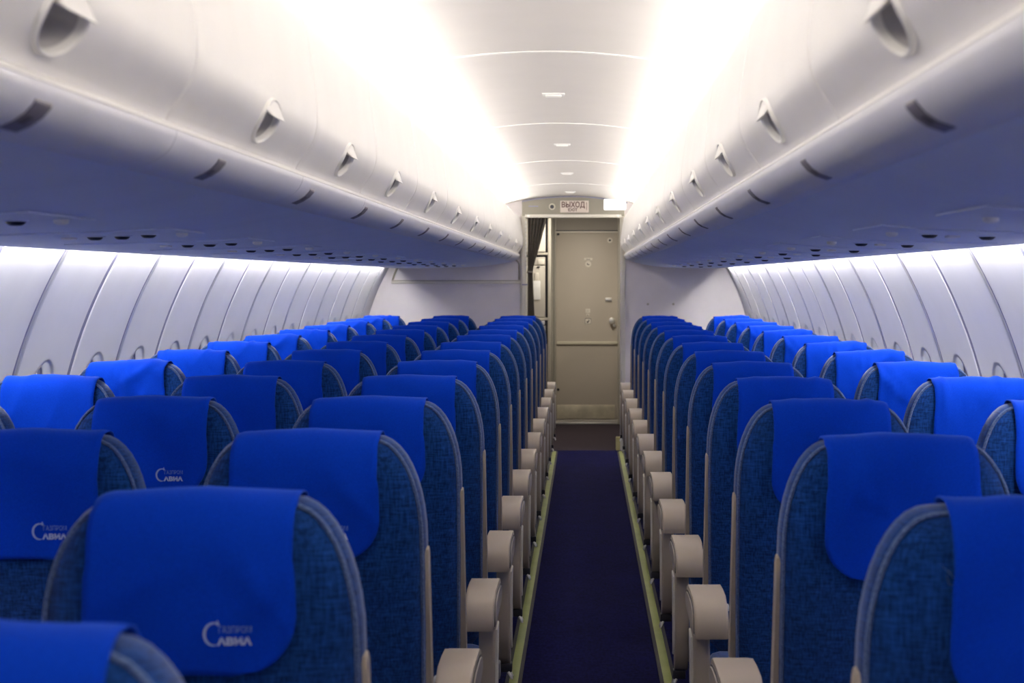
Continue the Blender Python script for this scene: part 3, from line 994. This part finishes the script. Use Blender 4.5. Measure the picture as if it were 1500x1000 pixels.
def seat_meshes():
    ms = {}
    # backrest
    V, F = [], []
    n = len(OUT)
    for (ins, y) in SEC:
        for (x, z) in inset(OUT, ins):
            # gentle convex belly of the back
            V.append((x, y + lean(z), z))
    for a in range(len(SEC) - 1):
        for i in range(n):
            j = (i + 1) % n
            F.append((a * n + i, a * n + j, a * n + n + j, a * n + n + i))
    for b0 in (0, (len(SEC) - 1) * n):           # close front and back with cross strips
        for i in range(0, n // 2):
            q = [b0 + i, b0 + i + 1, b0 + (n - i - 1) % n, b0 + (n - i) % n]
            q = [v for k, v in enumerate(q) if v not in q[:k]]
            F.append(tuple(q))
    me = mesh_from(V, F, 'fabric')
    ms['backrest'] = me
    # piping along the rear rim
    pts = [(x, 0.0195 + lean(z), z) for (x, z) in inset(OUT, 0.0065)]
    k0 = [i for i, p in enumerate(OUT) if p[1] <= 0.5]
    seq = pts[len(OUT) // 2 + 4:] + pts[:len(OUT) // 2 - 3]
    ms['piping'] = tube(seq, 0.0033, 'piping', 6)
    # seat cushion
    bm = bmesh.new()
    box_bm(bm, (-0.215, 0.16, 0.33), (0.215, 0.66, 0.455), 0.035, 3)
    for v in bm.verts:
        v.co.z += 0.02 * math.cos((v.co.x / 0.215) * 1.4) * (1 if v.co.z > 0.4 else 0)
    ms['cushion'] = bm_mesh(bm, 'fabric', 60)
    # side trims
    for s in (-1, 1):
        prof = []
        zt, zb = 0.952, 0.50
        for z in lin(zb, zt - 0.012, 6):
            prof.append((lean(z) + 0.030, z))
        prof += [(lean(zt) + 0.034, zt - 0.004), (lean(zt) + 0.041, zt), (lean(zt) + 0.052, zt), (lean(zt) + 0.060, zt - 0.006)]
        for z in lin(zt - 0.014, zb, 6):
            prof.append((lean(z) + 0.064, z))
        xa = s * (HW - 0.012); xb = s * (HW + 0.0035)
        ms['side_trim', s] = prism(prof, 'x', min(xa, xb), max(xa, xb), 'beige', 0.003)
    # aisle armrests (s = side of the seat it stands on)
    ap = [(0.252, 0.563), (0.250, 0.578), (0.256, 0.602), (0.272, 0.624), (0.300, 0.639), (0.345, 0.646), (0.42, 0.648), (0.50, 0.644), (0.545, 0.634), (0.566, 0.616), (0.568, 0.598), (0.555, 0.584), (0.50, 0.576), (0.40, 0.570), (0.30, 0.563)]
    ap = [(y + 0.085, z) for y, z in ap]
    cy = sum(p[0] for p in ap) / len(ap); cz = sum(p[1] for p in ap) / len(ap)
    sp = [(cy + (p[0] - cy) * 0.86, cz - 0.003 + (p[1] - cz) * 0.66) for p in ap]
    gp = [(cy + (p[0] - cy) * 0.90, cz - 0.002 + (p[1] - cz) * 0.76) for p in ap]
    post = [(0.335, 0.570), (0.325, 0.50), (0.318, 0.42), (0.325, 0.35), (0.345, 0.30), (0.365, 0.272), (0.385, 0.262), (0.402, 0.270), (0.408, 0.30), (0.402, 0.36), (0.405, 0.42), (0.425, 0.49), (0.455, 0.545), (0.47, 0.575)]
    post = [(y + 0.085, z) for y, z in post]
    inner = [(0.352, 0.545), (0.343, 0.49), (0.338, 0.42), (0.344, 0.36), (0.360, 0.32), (0.385, 0.31), (0.388, 0.36), (0.388, 0.42), (0.405, 0.50), (0.43, 0.55)]
    inner = [(y + 0.085, z) for y, z in inner]
    for s, (xi, xo) in ((1, (0.182, 0.255)), (-1, (0.184, 0.266))):
        a0, a1 = sorted((s * xi, s * xo))
        ms['armrest', s] = prism(ap, 'x', a0, a1, 'beige', 0.0075, 3, 50)
        o0, o1 = sorted((s * (xo - 0.002), s * (xo + 0.0015)))
        ms['panel_gap', s] = prism(gp, 'x', o0, o1, 'dark')
        o0, o1 = sorted((s * (xo - 0.002), s * (xo + 0.004)))
        ms['side_panel', s] = prism(sp, 'x', o0, o1, 'beige_panel', 0.0015, 1)
        p0, p1 = sorted((s * (xo - 0.042), s * (xo - 0.002)))
        ms['arm_post', s] = prism(post, 'x', p0, p1, 'beige', 0.007, 3, 50)
        o0, o1 = sorted((s * (xo - 0.003), s * (xo + 0.003)))
        ms['post_inlay', s] = prism(inner, 'x', o0, o1, 'jamb', 0.002, 1)
        bb = lathe([(0.0095, 0.0), (0.0095, 0.006), (0.007, 0.009), (0.002, 0.010)], 'white', 14, 'x', -s)
        ms['recline_button', s] = bb
        ms['button_pos', s] = (s * xi, 0.445, 0.615)
        q0, q1 = sorted((s * (xo - 0.036), s * (xo + 0.002)))
        bm = bmesh.new()
        box_bm(bm, (q0, 0.453, 0.240), (q1, 0.487, 0.266), 0.004)
        ms['post_bracket', s] = bm_mesh(bm, 'dark', 40)
        ms['bracket_clip', s] = tube([(s * (xo - 0.008), 0.450, 0.242), (s * (xo + 0.002), 0.455, 0.222), (s * (xo + 0.002), 0.485, 0.222), (s * (xo - 0.008), 0.490, 0.242)], 0.004, 'chrome', 6)
    # understructure
    ms['seat_frame'] = boxes([((-0.235, 0.20, 0.285), (0.235, 0.245, 0.33)), ((-0.235, 0.48, 0.285), (0.235, 0.525, 0.33)), ((-0.215, 0.15, 0.31), (0.215, 0.58, 0.335))], 'metal_grey', 0.004)
    leg = [(0.50, 0.29), (0.53, 0.29), (0.545, 0.03), (0.56, 0.0), (0.15, 0.0), (0.15, 0.025), (0.44, 0.03)]
    for s in (-1, 1):
        ms['leg', s] = prism([(0.485, 0.29), (0.525, 0.29), (0.54, 0.04), (0.56, 0.0), (0.14, 0.0), (0.14, 0.03), (0.215, 0.04), (0.225, 0.29), (0.255, 0.29), (0.25, 0.045), (0.50, 0.045)], 'x', s * 0.13 - 0.012, s * 0.13 + 0.012, 'metal_grey', 0.003)
    # belt lying on the cushion
    bp = [(-0.19, 0.24, 0.478), (-0.12, 0.33, 0.483), (-0.04, 0.38, 0.486), (0.05, 0.36, 0.486), (0.13, 0.30, 0.482), (0.195, 0.22, 0.476)]
    V, F = [], []
    for (x, y, z) in bp:
        V += [(x, y - 0.023, z), (x, y + 0.023, z), (x, y + 0.023, z + 0.003), (x, y - 0.023, z + 0.003)]
    for i in range(len(bp) - 1):
        for k in range(4):
            F.append((i * 4 + k, i * 4 + (k + 1) % 4, i * 4 + 4 + (k + 1) % 4, i * 4 + 4 + k))
    F += [(0, 1, 2, 3), tuple((len(bp) - 1) * 4 + k for k in range(4))]
    ms['seat_belt'] = mesh_from(V, F, 'belt', False)
    ms['buckle'] = box((-0.03, 0.345, 0.487), (0.035, 0.40, 0.502), 'chrome', 0.005)
    return ms
MS = seat_meshes()

# ---- headrest covers: a few draped variants, each with its print
def sec_path(drop):
    """rear-to-front path over the top: (drop from the top, y)"""
    p = [(d, 0.0) for d in lin(drop, 0.10, 14)]
    p += [(0.085, 0.0), (0.068, 0.001), (0.055, 0.0015), (0.042, 0.003), (0.030, 0.006), (0.021, 0.0098), (0.014, 0.014), (0.008, 0.019), (0.004, 0.025), (0.001, 0.032), (0.0, 0.040), (0.0, 0.060), (0.004, 0.075), (0.016, 0.090), (0.035, 0.100), (0.06, 0.105), (0.085, 0.108), (0.15, 0.108), (0.21, 0.108)]
    return p
NC = 26
def cover_variant(seed, shift, rough, tilt=0.0, drop=0.225):
    PATH = sec_path(drop)
    PN = []
    for i in range(len(PATH)):
        a, b = PATH[max(i - 1, 0)], PATH[min(i + 1, len(PATH) - 1)]
        t = Vector((b[1] - a[1], -(b[0] - a[0]))).normalized()     # (dy, dz)
        PN.append((-t.y, t.x))                                      # outward (y, z)
    rnd = random.Random(seed)
    folds = [(-0.075, 0.10, 0.55, 0.030, 0.0040, 0.10), (0.080, 0.11, -0.6, 0.032, 0.0036, 0.11), (0.0, 0.13, 1.57, 0.035, -0.003, 0.08)]
    for k in range(3 + int(3 * rough)):
        folds.append((rnd.uniform(-0.10, 0.10), rnd.uniform(0.0, 0.16), rnd.uniform(-1.1, 1.1), rnd.uniform(0.008, 0.017), rnd.uniform(0.002, 0.005) * (0.5 + 1.2 * rough) * rnd.choice((1, 1, 1, -0.4)), rnd.uniform(0.05, 0.11)))
    def wr(x, d, rear):
        s = 0.0
        for (fx, fd, an, w, am, ln) in folds:
            dx, dd = x - fx, d - fd
            c, sn = math.cos(an), math.sin(an)
            across = dx * c + dd * sn
            along = -dx * sn + dd * c
            s += am * math.exp(-(across / w) ** 2) * math.exp(-(along / ln) ** 2)
        s += 0.0014 * rough * noise.noise(Vector((x * 22 + seed, d * 16, seed * 3.1)))
        return s
    def surf(u, i):
        d, y = PATH[i]
        W = 0.1265 + 0.006 * min(1, d / 0.2) * (1 if i < 16 else 0)
        if i < 16:
            e = drop - d
            rr = 0.085
            if e < rr:
                W = W - rr + math.sqrt(max(0, rr * rr - (rr - e) ** 2))
        x = u * W + shift + tilt * (0.12 - d if i < 22 else 0)
        zt = top_z(x)
        ny, nz = PN[i]
        off = 0.0055 + wr(x, d, i < 22) + (0.0012 * abs(u) ** 6 * (1 + rough))
        off = max(off, 0.0048)
        if i < 16:
            off += 0.006 * (d / drop) ** 2
        z = zt - d
        return (x, y + lean(z) + ny * off, z + nz * off)
    V, F = [], []
    for i in range(len(PATH)):
        for c in range(NC + 1):
            V.append(surf(-1 + 2 * c / NC, i))
    for i in range(len(PATH) - 1):
        for c in range(NC):
            a = i * (NC + 1) + c
            F.append((a, a + 1, a + NC + 2, a + NC + 1))
    me = mesh_from(V, F, 'cover')
    bm = bmesh.new(); bm.from_mesh(me)
    bmesh.ops.remove_doubles(bm, verts=bm.verts, dist=1e-6)
    bmesh.ops.recalc_face_normals(bm, faces=bm.faces)
    bm.to_mesh(me); bm.free()
    # make the outside face out, then give the cloth a hem thickness
    bm = bmesh.new(); bm.from_mesh(me)
    bm.faces.ensure_lookup_table()
    f0 = min(bm.faces, key=lambda f: f.calc_center_median().y)
    if f0.normal.y > 0:
        bmesh.ops.reverse_faces(bm, faces=bm.faces)
    bmesh.ops.solidify(bm, geom=list(bm.faces), thickness=0.0022)
    bm.to_mesh(me); bm.free()
    for p in me.polygons: p.use_smooth = True
    # the print, laid on the surface
    def lay(x, z):
        d = top_z(x + shift) - z
        # find segment on the rear side
        for i in range(0, 15):
            if PATH[i + 1][0] <= d <= PATH[i][0] + 1e-9:
                q = (PATH[i][0] - d) / (PATH[i][0] - PATH[i + 1][0])
                W = 0.1325
                p = Vector(surf(max(-1, min(1, x / W)), i)) * (1 - q) + Vector(surf(max(-1, min(1, x / W)), i + 1)) * q
                return (x + shift, p.y - 0.0016, z)
        p = Vector(surf(0, 4))
        return (x + shift, p.y - 0.0016, z)
    parts = {}
    lx, lz = 0.018, 0.975
    def txt(body, size, x, z, width, bold):
        v, f = text_data(body, size, 1.0, bold)
        xs = [p[0] for p in v]; k = width / (max(xs) - min(xs)); m0 = min(xs)
        return [((p[0] - m0) * k + x, p[1] + z) for p in v], f
    v2, f2 = txt('АВИА', 0.0125, lx + 0.0165, lz - 0.0005, 0.042, 0.0006)
    parts['bold'] = mesh_from([lay(x, z) for x, z in v2], f2, 'logo', False)
    v1, f1 = txt('ГАЗПРОМ', 0.0115, lx + 0.0185, lz + 0.0145, 0.040, 0.0)
    parts['thin'] = mesh_from([lay(x, z) for x, z in v1], f1, 'logo_soft', False)
    vv, ff = [], []
    m = 18
    for i in range(m + 1):
        a = math.radians(62 + (292 - 62) * i / m)
        w = 0.0036 * math.sin(math.pi * (i + 0.4) / (m + 0.8)) ** 0.7
        for rr in (0.0120 + w * 0.5, 0.0120 - w * 0.5):
            vv.append((lx + 0.0125 + rr * math.cos(a), lz + 0.0125 + rr * 1.12 * math.sin(a)))
    for i in range(m):
        ff.append((2 * i, 2 * i + 1, 2 * i + 3, 2 * i + 2))
    b = len(vv)     # the little flame on top of the crescent
    for (x, z) in ((0.0165, 0.0225), (0.0145, 0.0262), (0.0170, 0.0300), (0.0178, 0.0268), (0.0195, 0.0245)):
        vv.append((lx + x, lz + z))
    ff.append(tuple(range(b, b + 5)))
    parts['mark'] = mesh_from([lay(x, z) for x, z in vv], ff, 'logo_mid', False)
    return me, parts

COVERS = {'plain': [cover_variant(11, -0.004, 0.4, 0, 0.212), cover_variant(12, 0.000, 0.5, 0.02, 0.208), cover_variant(13, -0.006, 0.45, -0.02, 0.214), cover_variant(14, -0.003, 0.6, 0.01, 0.210)],
          'long': [cover_variant(15, 0.006, 0.4, 0.01, 0.238), cover_variant(16, 0.002, 0.5, 0.02, 0.234), cover_variant(17, -0.003, 0.45, -0.02, 0.240)],
          'loose': [cover_variant(21, 0.004, 1.3, 0.03), cover_variant(22, -0.006, 1.7, -0.04), cover_variant(23, 0.0, 1.5, 0.02), cover_variant(24, 0.008, 1.2)],
          'shifted': [cover_variant(31, 0.030, 0.5, 0.01, 0.240)]}

def place_seat(x, k, place, seats, arm_side, post, covers, vi):
    nth = ORD[NROW - 1 - k]
    e = empty('airline_seat', (x, row_y(k) - (0.08 if x > 0 else 0.0), 0))
    tag(e, 'blue fabric %s seat of the %s, %s row from the front bulkhead' % (place, seats, nth), 'seat', 'cabin seats of the %s' % seats)
    put('backrest', MS['backrest'], e)
    put('piping', MS['piping'], e)
    cm_, prints = COVERS[covers][vi % len(COVERS[covers])]
    c = put('headrest_cover', cm_, e)
    put('logo_mark', prints['mark'], c)
    put('logo_lettering', prints['thin'], c)
    put('logo_lettering', prints['bold'], c)
    put('cushion', MS['cushion'], e)
    for s in (-1, 1):
        put('side_trim', MS['side_trim', s], e)
        put('leg', MS['leg', s], e)
    s = arm_side
    a = put('armrest', MS['armrest', s], e)
    put('recline_button', MS['recline_button', s], a, MS['button_pos', s])
    if post:
        put('panel_gap', MS['panel_gap', s], a)
        put('side_panel', MS['side_panel', s], a)
        p = put('arm_post', MS['arm_post', s], e)
        put('post_inlay', MS['post_inlay', s], p)
        put('post_bracket', MS['post_bracket', s], p)
        put('bracket_clip', MS['bracket_clip', s], p)
    put('seat_frame', MS['seat_frame'], e)
    b = put('seat_belt', MS['seat_belt'], e)
    put('buckle', MS['buckle'], b)
    return e

rs = random.Random(5)
SEATS = {}
for k in range(NROW):
    v = rs.randrange(8)
    SEATS['LA', k] = place_seat(-0.476, k, 'aisle', 'three-seat side', 1, True, 'plain', k + v)
    SEATS['LM', k] = place_seat(-0.960, k, 'middle', 'three-seat side', 1, False, 'plain', k + v + 1)
    SEATS['LW', k] = place_seat(-1.462, k, 'window', 'three-seat side', 1, False, 'loose', k + v)
    SEATS['RA', k] = place_seat(0.527, k, 'aisle', 'two-seat side', -1, True, 'shifted' if k == 1 else 'long', k + v + 2)
    SEATS['RW', k] = place_seat(1.048, k, 'window', 'two-seat side', -1, False, 'loose', k + v + 1)
